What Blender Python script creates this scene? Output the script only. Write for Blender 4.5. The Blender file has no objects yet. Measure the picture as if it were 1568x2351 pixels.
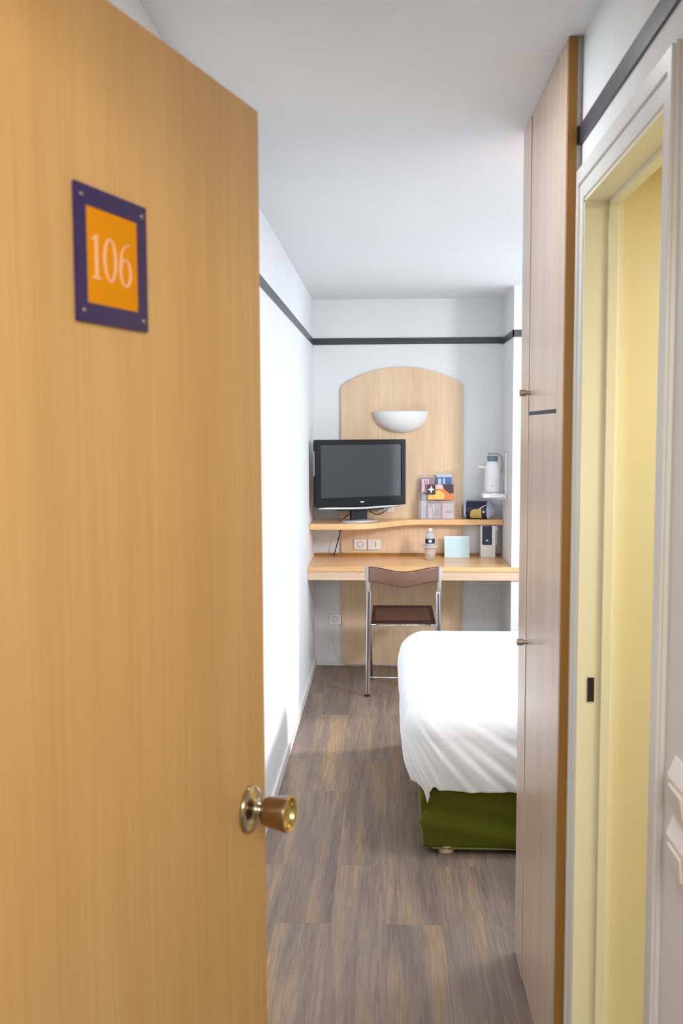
import bpy, bmesh, math, random
from mathutils import Vector, Matrix, noise

random.seed(7)
scene = bpy.context.scene
COL = scene.collection
PI = math.pi

# ------------------------------------------------------------------ camera
cam_data = bpy.data.cameras.new('camera')
cam_data.sensor_fit = 'VERTICAL'
cam_data.sensor_height = 36.0
cam_data.lens = 35.0
cam_data.clip_start = 0.02
cam = bpy.data.objects.new('camera', cam_data)
COL.objects.link(cam)
cam.matrix_world = Matrix((
    (0.9989669, -0.0000427, 0.0454437, 0.0),
    (0.0452857, 0.0842575, -0.9954144, 0.0),
    (-0.0037865, 0.9964440, 0.0841724, 1.63),
    (0, 0, 0, 1))) @ Matrix.Identity(4)
# rows above are the world axes in camera space, so the matrix is already camera-to-world
cam_data.dof.use_dof = True
cam_data.dof.focus_distance = 4.6
cam_data.dof.aperture_fstop = 7.0
scene.camera = cam

# ------------------------------------------------------------------ world, lights, exposure
scene.view_settings.view_transform = 'Standard'
scene.view_settings.look = 'None'
scene.view_settings.gamma = 1.0
scene.view_settings.exposure = 0.12

world = bpy.data.worlds.new('world')
scene.world = world
world.use_nodes = True
bg = world.node_tree.nodes['Background']
bg.inputs['Color'].default_value = (0.74, 0.88, 1.0, 1)
bg.inputs['Strength'].default_value = 3.6


def area(name, loc, target, sx, sy, power, col, spread=180):
    l = bpy.data.lights.new(name, 'AREA')
    l.shape = 'RECTANGLE'
    l.size, l.size_y = sx, sy
    l.energy = power
    l.color = col
    l.spread = math.radians(spread)
    o = bpy.data.objects.new(name, l)
    COL.objects.link(o)
    o.location = loc
    d = Vector(target) - Vector(loc)
    o.rotation_euler = d.to_track_quat('-Z', 'Y').to_euler()
    return o


# daylight just outside the bedroom window (right wall, out of frame)
area('window_daylight', (2.60, 5.75, 1.65), (0.6, 4.6, 0.9), 1.5, 1.5, 10, (0.86, 0.93, 1.0))
sun = bpy.data.lights.new('sun', 'SUN')
sun.energy = 3.0
sun.angle = math.radians(5)
sun.color = (1.0, 0.95, 0.88)
so = bpy.data.objects.new('sun', sun)
COL.objects.link(so)
so.rotation_euler = Vector((-0.90, -0.40, -0.46)).to_track_quat('-Z', 'Y').to_euler()
# corridor ceiling lamp behind the camera, bathroom ceiling lamp
area('corridor_lamp', (0.30, -0.25, 2.10), (-0.25, 0.9, 1.7), 0.5, 0.5, 16, (1.0, 0.93, 0.76))
area('bathroom_lamp', (1.15, 1.65, 2.16), (1.10, 1.66, 0.0), 0.35, 0.35, 12, (1.0, 0.97, 0.86))
area('entry_fill', (-0.02, 2.30, 2.47), (-0.02, 2.30, 0.0), 0.24, 0.24, 4.4, (0.94, 0.97, 1.0))  # added fill light over the entry, no real fixture
area('bed_foot_fill', (0.92, 3.36, 2.46), (0.92, 3.36, 0.0), 0.30, 0.30, 22, (0.93, 0.97, 1.0))  # unseen fill added to brighten the duvet front
area('bedroom_fill', (1.20, 4.70, 2.46), (1.20, 4.70, 0.0), 0.35, 0.35, 10, (0.93, 0.97, 1.0))  # added soft fill for the bedroom, out of view
area('desk_niche_fill', (2.02, 4.00, 1.90), (0.10, 6.74, 1.05), 0.35, 0.35, 9, (0.95, 0.97, 1.0), 85)  # added narrow fill aimed at the desk niche wall
area('corridor_fill', (0.05, -0.75, 2.44), (0.05, 0.2, 1.0), 0.4, 0.4, 12, (0.93, 0.97, 1.0))  # extra fill added behind the camera, shining through the doorway


# ------------------------------------------------------------------ materials
def new_mat(name, rgb, rough=0.6, metal=0.0, spec=0.5, alpha=1.0, coat=0.0):
    m = bpy.data.materials.new(name)
    m.use_nodes = True
    b = m.node_tree.nodes['Principled BSDF']
    b.inputs['Base Color'].default_value = (*rgb, 1)
    b.inputs['Roughness'].default_value = rough
    b.inputs['Metallic'].default_value = metal
    b.inputs['Specular IOR Level'].default_value = spec
    b.inputs['Alpha'].default_value = alpha
    b.inputs['Coat Weight'].default_value = coat
    return m


def nodes_of(m):
    nt = m.node_tree
    return nt, nt.nodes, nt.links, nt.nodes['Principled BSDF']


def paint(name, rgb, rough=0.7, bump=0.15, scale=180.0, var=0.03):
    """painted surface: slight tone variation and fine stipple"""
    m = new_mat(name, rgb, rough, spec=0.3)
    nt, N, L, b = nodes_of(m)
    tc = N.new('ShaderNodeTexCoord')
    n1 = N.new('ShaderNodeTexNoise'); n1.inputs['Scale'].default_value = 3.0
    n2 = N.new('ShaderNodeTexNoise'); n2.inputs['Scale'].default_value = scale
    L.new(tc.outputs['Object'], n1.inputs['Vector']); L.new(tc.outputs['Object'], n2.inputs['Vector'])
    cr = N.new('ShaderNodeValToRGB')
    cr.color_ramp.elements[0].color = (*[c * (1 - var) for c in rgb], 1)
    cr.color_ramp.elements[1].color = (*[min(1, c * (1 + var)) for c in rgb], 1)
    L.new(n1.outputs['Fac'], cr.inputs['Fac']); L.new(cr.outputs['Color'], b.inputs['Base Color'])
    bp = N.new('ShaderNodeBump'); bp.inputs['Strength'].default_value = bump; bp.inputs['Distance'].default_value = 0.002
    L.new(n2.outputs['Fac'], bp.inputs['Height']); L.new(bp.outputs['Normal'], b.inputs['Normal'])
    return m


def wood(name, dark, light, rough=0.35, axis='Z', fine=90.0, coat=0.0):
    """veneer with grain running along one axis"""
    m = new_mat(name, light, rough, spec=0.4, coat=coat)
    nt, N, L, b = nodes_of(m)
    tc = N.new('ShaderNodeTexCoord')
    def mapped(across, along):
        mp = N.new('ShaderNodeMapping')
        s = [across, across, across]
        s['XYZ'.index(axis)] = along
        mp.inputs['Scale'].default_value = s
        L.new(tc.outputs['Object'], mp.inputs['Vector'])
        return mp
    a = N.new('ShaderNodeTexNoise'); a.inputs['Scale'].default_value = 1.0; a.inputs['Detail'].default_value = 5
    L.new(mapped(fine, 3.0).outputs[0], a.inputs['Vector'])
    c = N.new('ShaderNodeTexNoise'); c.inputs['Scale'].default_value = 1.0; c.inputs['Detail'].default_value = 2
    L.new(mapped(9.0, 0.7).outputs[0], c.inputs['Vector'])
    mx = N.new('ShaderNodeMath'); mx.operation = 'MULTIPLY_ADD'; mx.inputs[1].default_value = 0.45
    L.new(a.outputs['Fac'], mx.inputs[0])
    m2 = N.new('ShaderNodeMath'); m2.operation = 'MULTIPLY'; m2.inputs[1].default_value = 0.55
    L.new(c.outputs['Fac'], m2.inputs[0]); L.new(m2.outputs[0], mx.inputs[2])
    cr = N.new('ShaderNodeValToRGB')
    cr.color_ramp.elements[0].position = 0.36; cr.color_ramp.elements[0].color = (*dark, 1)
    cr.color_ramp.elements[1].position = 0.64; cr.color_ramp.elements[1].color = (*light, 1)
    L.new(mx.outputs[0], cr.inputs['Fac']); L.new(cr.outputs['Color'], b.inputs['Base Color'])
    return m


def plank_floor():
    m = new_mat('floor_planks', (0.2, 0.15, 0.12), 0.42, spec=0.4)
    nt, N, L, b = nodes_of(m)
    tc = N.new('ShaderNodeTexCoord')
    sp = N.new('ShaderNodeSeparateXYZ'); L.new(tc.outputs['Object'], sp.inputs[0])
    cb = N.new('ShaderNodeCombineXYZ')
    L.new(sp.outputs['Y'], cb.inputs['X']); L.new(sp.outputs['X'], cb.inputs['Y'])
    br = N.new('ShaderNodeTexBrick')
    br.offset = 0.37; br.offset_frequency = 2
    br.inputs['Color1'].default_value = (0.0, 0.0, 0.0, 1)
    br.inputs['Color2'].default_value = (1, 1, 1, 1)
    br.inputs['Mortar'].default_value = (0.3, 0.3, 0.3, 1)
    br.inputs['Scale'].default_value = 1.0
    br.inputs['Brick Width'].default_value = 1.2
    br.inputs['Row Height'].default_value = 0.185
    br.inputs['Mortar Size'].default_value = 0.0012
    br.inputs['Mortar Smooth'].default_value = 0.2
    L.new(cb.outputs[0], br.inputs['Vector'])
    # offset the grain from plank to plank
    off = N.new('ShaderNodeVectorMath'); off.operation = 'MULTIPLY_ADD'
    off.inputs[1].default_value = (7.3, 3.1, 0); L.new(br.outputs['Color'], off.inputs[0])
    L.new(tc.outputs['Object'], off.inputs[2])
    def grain(sx, sy, det, dist=0.0):
        mp = N.new('ShaderNodeMapping'); mp.inputs['Scale'].default_value = (sx, sy, 1)
        L.new(off.outputs[0], mp.inputs['Vector'])
        n = N.new('ShaderNodeTexNoise'); n.inputs['Scale'].default_value = 1; n.inputs['Detail'].default_value = det
        n.inputs['Distortion'].default_value = dist
        L.new(mp.outputs[0], n.inputs['Vector'])
        return n
    g1 = grain(14, 1.0, 3, 0.6)
    g2 = grain(110, 4.5, 5, 1.2)
    ramp = N.new('ShaderNodeValToRGB')
    e = ramp.color_ramp.elements
    e[0].position = 0.32; e[0].color = (0.185, 0.142, 0.126, 1)
    e[1].position = 0.68; e[1].color = (0.345, 0.238, 0.155, 1)
    mid = e.new(0.5); mid.color = (0.25, 0.187, 0.150, 1)
    L.new(g1.outputs['Fac'], ramp.inputs['Fac'])
    r2 = N.new('ShaderNodeValToRGB')
    r2.color_ramp.elements[0].position = 0.35; r2.color_ramp.elements[0].color = (0.80, 0.79, 0.79, 1)
    r2.color_ramp.elements[1].position = 0.65; r2.color_ramp.elements[1].color = (1.14, 1.13, 1.11, 1)
    L.new(g2.outputs['Fac'], r2.inputs['Fac'])
    mu = N.new('ShaderNodeMix'); mu.data_type = 'RGBA'; mu.blend_type = 'MULTIPLY'; mu.inputs['Factor'].default_value = 1
    L.new(ramp.outputs['Color'], mu.inputs['A']); L.new(r2.outputs['Color'], mu.inputs['B'])
    pt = N.new('ShaderNodeMapRange'); pt.inputs['To Min'].default_value = 0.93; pt.inputs['To Max'].default_value = 1.07
    L.new(br.outputs['Color'], pt.inputs['Value'])
    mv = N.new('ShaderNodeMix'); mv.data_type = 'RGBA'; mv.blend_type = 'MULTIPLY'; mv.inputs['Factor'].default_value = 1
    L.new(mu.outputs['Result'], mv.inputs['A']); L.new(pt.outputs['Result'], mv.inputs['B'])
    # thin seams
    sm = N.new('ShaderNodeMix'); sm.data_type = 'RGBA'; sm.blend_type = 'MULTIPLY'
    sm.inputs['B'].default_value = (0.80, 0.79, 0.79, 1)
    L.new(br.outputs['Fac'], sm.inputs['Factor']); L.new(mv.outputs['Result'], sm.inputs['A'])
    L.new(sm.outputs['Result'], b.inputs['Base Color'])
    bp = N.new('ShaderNodeBump'); bp.inputs['Strength'].default_value = 0.12; bp.inputs['Distance'].default_value = 0.001
    L.new(g2.outputs['Fac'], bp.inputs['Height']); L.new(bp.outputs['Normal'], b.inputs['Normal'])
    return m


def fabric(name, rgb, rough=0.9, scale=700.0, bump=0.12, sheen=0.2):
    m = new_mat(name, rgb, rough, spec=0.15)
    nt, N, L, b = nodes_of(m)
    b.inputs['Sheen Weight'].default_value = sheen
    tc = N.new('ShaderNodeTexCoord')
    n = N.new('ShaderNodeTexNoise'); n.inputs['Scale'].default_value = scale
    L.new(tc.outputs['Object'], n.inputs['Vector'])
    bp = N.new('ShaderNodeBump'); bp.inputs['Strength'].default_value = bump; bp.inputs['Distance'].default_value = 0.001
    L.new(n.outputs['Fac'], bp.inputs['Height']); L.new(bp.outputs['Normal'], b.inputs['Normal'])
    return m


M = dict(
    wall=paint('white_wall_paint', (0.84, 0.855, 0.875)),
    ceiling=paint('ceiling_paint', (0.85, 0.865, 0.885), bump=0.35, scale=120),
    trimwhite=paint('white_gloss_paint', (0.80, 0.80, 0.79), rough=0.35, bump=0.02),
    border=paint('charcoal_border', (0.062, 0.062, 0.078), rough=0.33, bump=0.08, var=0.12),
    bath=paint('yellow_bath_panel', (0.85, 0.755, 0.49), rough=0.4, bump=0.03),
    jamb=paint('cream_jamb_paint', (0.88, 0.83, 0.64), rough=0.35, bump=0.02),
    door=wood('beech_door_veneer', (0.61, 0.345, 0.125), (0.71, 0.43, 0.175), rough=0.38, fine=110),
    robe=wood('pale_beech_veneer', (0.64, 0.465, 0.355), (0.72, 0.545, 0.43), rough=0.26, fine=120),
    robedge=wood('orange_beech_edge', (0.33, 0.155, 0.025), (0.41, 0.20, 0.038), rough=0.4, fine=120),
    panel=wood('light_beech_panel', (0.74, 0.52, 0.33), (0.86, 0.65, 0.44), rough=0.5, fine=70),
    shelf=wood('beech_shelf', (0.80, 0.455, 0.20), (0.93, 0.58, 0.29), rough=0.25, axis='X', fine=70),
    apron=wood('pale_beech_apron', (0.70, 0.50, 0.34), (0.80, 0.60, 0.43), rough=0.5, axis='X', fine=70),
    floor=plank_floor(),
    duvet=fabric('white_cotton', (0.90, 0.925, 0.965)),
    green=fabric('olive_green_fabric', (0.105, 0.110, 0.008), sheen=0.05),
    piping=fabric('olive_piping', (0.17, 0.20, 0.05)),
    chrome=new_mat('chrome', (0.78, 0.78, 0.80), 0.12, 1.0),
    steel=new_mat('brushed_steel', (0.38, 0.33, 0.28), 0.35, 1.0),
    greyplastic=new_mat('grey_plastic', (0.42, 0.42, 0.39), 0.4),
    brass=new_mat('brass', (0.72, 0.55, 0.20), 0.22, 1.0),
    rosettebrass=new_mat('aged_brass', (0.50, 0.43, 0.30), 0.16, 1.0),
    bronze=new_mat('worn_bronze_brass', (0.33, 0.245, 0.18), 0.30, 1.0),
    black=new_mat('black_plastic', (0.009, 0.009, 0.011), 0.3, spec=0.3),
    gloss=new_mat('gloss_black', (0.006, 0.006, 0.008), 0.12, spec=0.28),
    screen=new_mat('screen_glass', (0.014, 0.012, 0.012), 0.10, spec=0.8),
    silver=new_mat('silver_plastic', (0.62, 0.62, 0.62), 0.3, 0.4),
    groove=new_mat('dark_groove', (0.10, 0.10, 0.13), 0.35),
    rubber=new_mat('black_rubber', (0.02, 0.02, 0.02), 0.8),
    smoke=new_mat('smoky_brown_plastic', (0.23, 0.12, 0.085), 0.2, alpha=0.72),
    smokedark=new_mat('dark_brown_plastic', (0.13, 0.055, 0.045), 0.25, alpha=0.85),
    smokerim=new_mat('dark_brown_rim_and_gap_shade', (0.030, 0.010, 0.012), 0.25),
    shade=paint('frosted_glass_shade', (0.86, 0.86, 0.85), rough=0.35, bump=0.0),
    sockw=new_mat('white_socket_plastic', (0.88, 0.87, 0.83), 0.35),
    sockd=new_mat('socket_recess', (0.36, 0.37, 0.36), 0.5),
    navy=new_mat('navy_purple_frame', (0.034, 0.018, 0.110), 0.4, spec=0.3),
    orange=new_mat('orange_plate', (0.78, 0.29, 0.0), 0.6, spec=0.12),
    numeral=new_mat('pale_pink_numerals', (0.90, 0.50, 0.30), 0.5),
    white=new_mat('white_plastic', (0.86, 0.86, 0.86), 0.35),
    slate=new_mat('slate_blue_plastic', (0.13, 0.21, 0.27), 0.4),
    cream=new_mat('cream_plastic', (0.80, 0.78, 0.66), 0.4),
    blackslot=new_mat('black_metal_strike_and_gap_shade', (0.008, 0.006, 0.008), 0.6),
    gold=new_mat('gold_label', (0.70, 0.52, 0.16), 0.45),
    midnight=new_mat('midnight_card', (0.012, 0.016, 0.06), 0.3),
    lblue=new_mat('pale_blue_card', (0.70, 0.86, 0.90), 0.6),
    lbluedeep=new_mat('blue_card_print', (0.60, 0.83, 0.90), 0.6),
    greycard=new_mat('grey_card', (0.42, 0.40, 0.43), 0.6),
    pinkcard=new_mat('pink_print', (0.85, 0.55, 0.60), 0.6),
    mauve=new_mat('mauve_card', (0.32, 0.22, 0.30), 0.5),
    fire=new_mat('orange_print', (0.75, 0.22, 0.06), 0.5),
    yellow=new_mat('yellow_print', (0.88, 0.55, 0.14), 0.5),
    darkcard=new_mat('dark_print', (0.05, 0.03, 0.04), 0.5),
    bluecard=new_mat('blue_print', (0.06, 0.14, 0.33), 0.5),
    paleblue=new_mat('grey_blue_paper', (0.50, 0.56, 0.68), 0.5),
    acrylic=new_mat('clear_acrylic', (0.80, 0.74, 0.74), 0.08, alpha=0.22),
    water=new_mat('clear_bottle_plastic', (0.66, 0.68, 0.74), 0.08, alpha=0.55),
    glass=new_mat('clear_glass', (0.86, 0.83, 0.78), 0.05, alpha=0.35),
)


# ------------------------------------------------------------------ helpers
def obj(name, bm, mat, parent=None, smooth=False, bevel=0.0, loc=None):
    me = bpy.data.meshes.new(name)
    bmesh.ops.recalc_face_normals(bm, faces=bm.faces)
    bm.to_mesh(me); bm.free()
    if not isinstance(mat, (list, tuple)):
        mat = [mat]
    for x in mat:
        me.materials.append(M[x] if isinstance(x, str) else x)
    if smooth:
        for p in me.polygons:
            p.use_smooth = True
    o = bpy.data.objects.new(name, me)
    COL.objects.link(o)
    if parent is not None:
        o.parent = parent
    if loc is not None:
        o.location = loc
    if bevel:
        bv = o.modifiers.new('bevel', 'BEVEL')
        bv.width = bevel; bv.segments = 3; bv.limit_method = 'ANGLE'; bv.angle_limit = math.radians(40)
    return o


def thing(name, label, cat, loc=(0, 0, 0), rotz=0.0, group=None):
    o = bpy.data.objects.new(name, None)
    o.empty_display_size = 0.05
    COL.objects.link(o)
    o.location = loc
    o.rotation_euler = (0, 0, rotz)
    return tag(o, label, cat, group)


def tag(o, label, cat, group=None):
    o['label'] = label; o['category'] = cat
    if group:
        o['group'] = group
    return o


def struct(name, bm, mat, parent=None, **k):
    o = obj(name, bm, mat, parent, **k)
    if parent is None:
        o['kind'] = 'structure'
    return o


def box(bm, a, b, mi=0):
    x0, y0, z0 = a; x1, y1, z1 = b
    v = [bm.verts.new(p) for p in ((x0, y0, z0), (x1, y0, z0), (x1, y1, z0), (x0, y1, z0),
                                   (x0, y0, z1), (x1, y0, z1), (x1, y1, z1), (x0, y1, z1))]
    for f in ((0, 3, 2, 1), (4, 5, 6, 7), (0, 1, 5, 4), (1, 2, 6, 5), (2, 3, 7, 6), (3, 0, 4, 7)):
        bm.faces.new([v[i] for i in f]).material_index = mi
    return bm


def B(*boxes):
    bm = bmesh.new()
    for a, b in boxes:
        box(bm, a, b)
    return bm


def prism(bm, pts, vec):
    """closed polygon (3-D points) extruded along vec"""
    vec = Vector(vec)
    a = [bm.verts.new(p) for p in pts]
    b = [bm.verts.new(Vector(p) + vec) for p in pts]
    n = len(pts)
    bm.faces.new(a[::-1]); bm.faces.new(b)
    for i in range(n):
        bm.faces.new((a[i], a[(i + 1) % n], b[(i + 1) % n], b[i]))
    return bm


def P(pts, vec):
    return prism(bmesh.new(), pts, vec)


def frame_ring(bm, outer, inner, vec):
    vec = Vector(vec)
    n = len(outer)
    o0 = [bm.verts.new(p) for p in outer]; i0 = [bm.verts.new(p) for p in inner]
    o1 = [bm.verts.new(Vector(p) + vec) for p in outer]; i1 = [bm.verts.new(Vector(p) + vec) for p in inner]
    for k in range(n):
        j = (k + 1) % n
        bm.faces.new((o0[k], o0[j], i0[j], i0[k])); bm.faces.new((o1[k], i1[k], i1[j], o1[j]))
        bm.faces.new((o0[k], o1[k], o1[j], o0[j])); bm.faces.new((i0[k], i0[j], i1[j], i1[k]))
    return bm


def lathe(bm, prof, seg=40, mtx=None, close=True, arc=2 * PI):
    """profile [(r, z)] turned about z"""
    mtx = mtx or Matrix.Identity(4)
    rings = []
    full = abs(arc - 2 * PI) < 1e-6
    cnt = seg if full else seg + 1
    for r, z in prof:
        if r < 1e-6:
            rings.append([bm.verts.new(mtx @ Vector((0, 0, z)))])
        else:
            rings.append([bm.verts.new(mtx @ Vector((r * math.cos(arc * i / seg), r * math.sin(arc * i / seg), z))) for i in range(cnt)])
    for a, b in zip(rings, rings[1:]):
        m = seg
        for i in range(m):
            j = (i + 1) % cnt
            if len(a) == 1 and len(b) == 1:
                continue
            if len(a) == 1:
                bm.faces.new((a[0], b[i], b[j]))
            elif len(b) == 1:
                bm.faces.new((a[i], b[0], a[j]))
            else:
                bm.faces.new((a[i], b[i], b[j], a[j]))
    return bm


def T(*a, rot=None):
    m = Matrix.Translation(a)
    if rot:
        ang, ax = rot
        m = m @ Matrix.Rotation(ang, 4, ax)
    return m


def tube(bm, pts, r, seg=10, caps=True, flat=1.0):
    pts = [Vector(p) for p in pts]
    rings = []
    up = Vector((0, 0, 1))
    prev = None
    for i, p in enumerate(pts):
        if i == 0: d = pts[1] - pts[0]
        elif i == len(pts) - 1: d = pts[-1] - pts[-2]
        else: d = (pts[i + 1] - p).normalized() + (p - pts[i - 1]).normalized()
        d.normalize()
        if prev is None:
            ref = Vector((1, 0, 0)) if abs(d.x) < 0.9 else Vector((0, 1, 0))
            a = (ref - d * ref.dot(d)).normalized()
        else:
            a = (prev - d * prev.dot(d)).normalized()
        prev = a
        b = d.cross(a)
        rr = r[i] if isinstance(r, (list, tuple)) else r
        rings.append([bm.verts.new(p + a * rr * math.cos(2 * PI * k / seg) + b * rr * flat * math.sin(2 * PI * k / seg)) for k in range(seg)])
    for x, y in zip(rings, rings[1:]):
        for k in range(seg):
            j = (k + 1) % seg
            bm.faces.new((x[k], x[j], y[j], y[k]))
    if caps:
        bm.faces.new(rings[0][::-1]); bm.faces.new(rings[-1])
    return bm


def curve_pts(ctrl, n=8):
    """Catmull-Rom through control points"""
    c = [Vector(p) for p in ctrl]
    c = [c[0] * 2 - c[1]] + c + [c[-1] * 2 - c[-2]]
    out = []
    for i in range(1, len(c) - 2):
        for k in range(n):
            t = k / n
            p0, p1, p2, p3 = c[i - 1], c[i], c[i + 1], c[i + 2]
            out.append(0.5 * ((2 * p1) + (p2 - p0) * t + (2 * p0 - 5 * p1 + 4 * p2 - p3) * t * t + (3 * p1 - p0 - 3 * p2 + p3) * t ** 3))
    out.append(c[-2])
    return out


# ------------------------------------------------------------------ the setting
ZC = 2.485          # ceiling
XL = -0.495         # left wall
XR = 0.432          # entry right wall
XB = 2.15           # bedroom right wall
YB = 6.743          # back wall
struct('floor', B(((-1.6, -1.4, -0.10), (2.5, YB + 0.15, 0))), 'floor')
struct('ceiling', B(((-1.6, -1.4, ZC), (2.5, YB + 0.15, ZC + 0.1))), 'ceiling')
struct('wall_left', B(((XL - 0.12, 0.65, 0), (XL, YB, ZC))), 'wall')
struct('wall_back', B(((XL - 0.12, YB, 0), (2.35, YB + 0.15, ZC))), 'wall')
# pier that closes the desk niche on its right
struct('wall_pier', B(((0.772, 6.17, 0), (1.02, YB, ZC))), 'wall')
# bedroom right wall with the window opening
WY0, WY1, WZ0, WZ1 = 5.05, 6.72, 0.88, 2.25
struct('wall_right', B(((XB, 3.0, 0), (XB + 0.15, WY0, ZC)), ((XB, WY1, 0), (XB + 0.15, YB, ZC)),
                       ((XB, WY0, 0), (XB + 0.15, WY1, WZ0)), ((XB, WY0, WZ1), (XB + 0.15, WY1, ZC))), 'wall')
# bathroom partition facing the entry, with the doorway
DY0, DY1, DZ = 1.601, 2.225, 2.120
struct('wall_entry', B(((XR, 0.65, 0), (0.51, DY0, ZC)), ((XR, DY1, 0), (0.51, 2.296, ZC)),
                       ((XR, DY0, DZ), (0.51, DY1, ZC))), 'wall')
struct('wall_partition', B(((0.51, 2.262, 0), (XB + 0.15, 2.296, ZC)), ((XR - 0.010, 2.2965, 0), (0.60, 2.305, ZC)),
                           ((1.03, 2.296, 0), (1.08, 3.0, ZC)), ((1.03, 3.0, 0), (XB + 0.15, 3.05, ZC))), 'wall')
# entrance wall: the camera looks through its doorway
struct('wall_front', B(((-1.6, 0.52, 0), (-0.43, 0.65, ZC)), ((0.43, 0.52, 0), (2.3, 0.65, ZC)),
                       ((-0.43, 0.52, 2.10), (0.43, 0.65, ZC))), 'wall')
struct('wall_corridor', B(((-1.6, -1.4, 0), (2.3, -1.3, ZC)), ((-1.7, -1.4, 0), (-1.6, 0.65, ZC)),
                          ((2.2, -1.4, 0), (2.3, 0.52, ZC))), 'wall')
# window
wbm = bmesh.new()
for a, b in (((XB + 0.05, WY0, WZ0), (XB + 0.11, WY0 + 0.05, WZ1)), ((XB + 0.05, WY1 - 0.05, WZ0), (XB + 0.11, WY1, WZ1)),
             ((XB + 0.05, WY0, WZ0), (XB + 0.11, WY1, WZ0 + 0.05)), ((XB + 0.05, WY0, WZ1 - 0.05), (XB + 0.11, WY1, WZ1)),
             ((XB + 0.05, (WY0 + WY1) / 2 - 0.03, WZ0), (XB + 0.11, (WY0 + WY1) / 2 + 0.03, WZ1))):
    box(wbm, a, b)
win = struct('window_1', wbm, 'trimwhite')
pane = bpy.data.materials.new('window_glass'); pane.use_nodes = True
pn = pane.node_tree; pn.nodes.remove(pn.nodes['Principled BSDF'])
tr = pn.nodes.new('ShaderNodeBsdfTransparent'); gl = pn.nodes.new('ShaderNodeBsdfGlossy'); gl.inputs['Roughness'].default_value = 0.02
mxs = pn.nodes.new('ShaderNodeMixShader'); mxs.inputs[0].default_value = 0.05
pn.links.new(tr.outputs[0], mxs.inputs[1]); pn.links.new(gl.outputs[0], mxs.inputs[2])
pn.links.new(mxs.outputs[0], pn.nodes['Material Output'].inputs['Surface'])
obj('window_pane', B(((XB + 0.078, WY0 + 0.04, WZ0 + 0.04), (XB + 0.084, WY1 - 0.04, WZ1 - 0.04))), pane, win)

# bathroom shell seen through the doorway: yellow moulded panels
struct('wall_bathroom', B(((1.72, 0.65, 0), (1.78, 2.255, 2.5)), ((0.51, 0.651, 0), (1.78, 0.69, 2.5))), 'bath')
bb = bmesh.new()
prism(bb, [(0.5105, 2.243, 0), (1.72, 2.243, 0), (1.72, 2.243, 2.30), (0.79, 2.243, 2.30), (0.5105, 2.243, 2.139)], (0, 0.018, 0))
struct('wall_bathroom_far', bb, 'bath')
cb_ = bmesh.new()
prism(cb_, [(0.5105, 0.69, 2.139), (0.79, 0.69, 2.30), (1.72, 0.69, 2.30), (1.72, 0.69, 2.32), (0.78, 0.69, 2.32), (0.5105, 0.69, 2.165)], (0, 1.552, 0))
struct('ceiling_bathroom', cb_, 'bath')
struct('floor_bathroom', B(((0.51, 0.69, 0.0), (1.72, 2.24, 0.012))), 'cream')

# bathroom doorway: jambs, casing, strike
d1 = struct('door_1', B(((0.428, DY1 - 0.004, 0), (0.512, DY1 + 0.012, DZ)), ((0.428, DY0 - 0.012, 0), (0.512, DY0 + 0.004, DZ)),
                        ((0.428, DY0 - 0.012, DZ - 0.004), (0.512, DY1 + 0.012, DZ + 0.012))), 'jamb')
cs = bmesh.new()
CW = 0.066
prism(cs, [(0.4245, DY1 + 0.004, 0), (0.4245, DY1 + CW, 0), (0.4245, DY1 + CW, DZ + 0.078), (0.4245, DY0 - CW, DZ + 0.078), (0.4245, DY0 - CW, 0),
           (0.4245, DY0 - 0.004, 0), (0.4245, DY0 - 0.004, DZ + 0.004), (0.4245, DY1 + 0.004, DZ + 0.004)], (0.0085, 0, 0))
obj('casing', cs, 'trimwhite', d1, bevel=0.002)
cs = bmesh.new()
prism(cs, [(0.4195, DY1 + 0.038, 0), (0.4195, DY1 + CW - 0.004, 0), (0.4195, DY1 + CW - 0.004, DZ + 0.074), (0.4195, DY0 - CW + 0.004, DZ + 0.074), (0.4195, DY0 - CW + 0.004, 0),
           (0.4195, DY0 - 0.038, 0), (0.4195, DY0 - 0.038, DZ + 0.04), (0.4195, DY1 + 0.038, DZ + 0.04)], (0.006, 0, 0))
obj('casing_moulding', cs, 'trimwhite', d1, bevel=0.002)
# door stop inside the frame and the black strike plate
obj('door_stop', B(((0.478, DY1 - 0.014, 0), (0.500, DY1 - 0.003, DZ - 0.004)), ((0.478, DY0 + 0.003, 0), (0.500, DY0 + 0.014, DZ - 0.004)),
                   ((0.478, DY0 + 0.004, DZ - 0.015), (0.500, DY1 - 0.004, DZ - 0.003))), 'jamb', d1, bevel=0.002)
obj('strike_plate', B(((0.4505, DY1 - 0.0065, 1.014), (0.4655, DY1 - 0.0035, 1.069))), 'blackslot', d1)

# charcoal border strips
BZ0, BZ1 = 2.186, 2.229
bl = struct('trim_1', B(((XL - 0.001, 0.66, BZ0 - 0.004), (XL + 0.005, YB, BZ1 - 0.004))), 'border')
struct('trim_2', B(((XL, YB - 0.006, BZ0), (0.772, YB + 0.001, BZ1))), 'border')
struct('trim_3', B(((0.766, 6.164, BZ0 - 0.008), (0.773, YB - 0.005, BZ1 - 0.008)), ((0.766, 6.164, BZ0 - 0.008), (1.02, 6.171, BZ1 - 0.008))), 'border')
struct('trim_4', B(((XR - 0.006, 0.66, 2.254), (XR + 0.001, 2.29, 2.294)), ((XR - 0.014, 2.289, 2.254), (XR + 0.001, 2.2965, 2.294))), 'border')
# baseboards
struct('baseboard_left', B(((XL, 0.70, 0), (XL + 0.012, YB, 0.062))), 'trimwhite', bevel=0.003)
struct('baseboard_back', B(((XL + 0.012, YB - 0.012, 0), (0.772, YB, 0.035))), 'trimwhite', bevel=0.003)
struct('baseboard_pier', B(((0.766, 6.158, 0), (1.02, 6.17, 0.05))), 'trimwhite', bevel=0.003)

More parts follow.
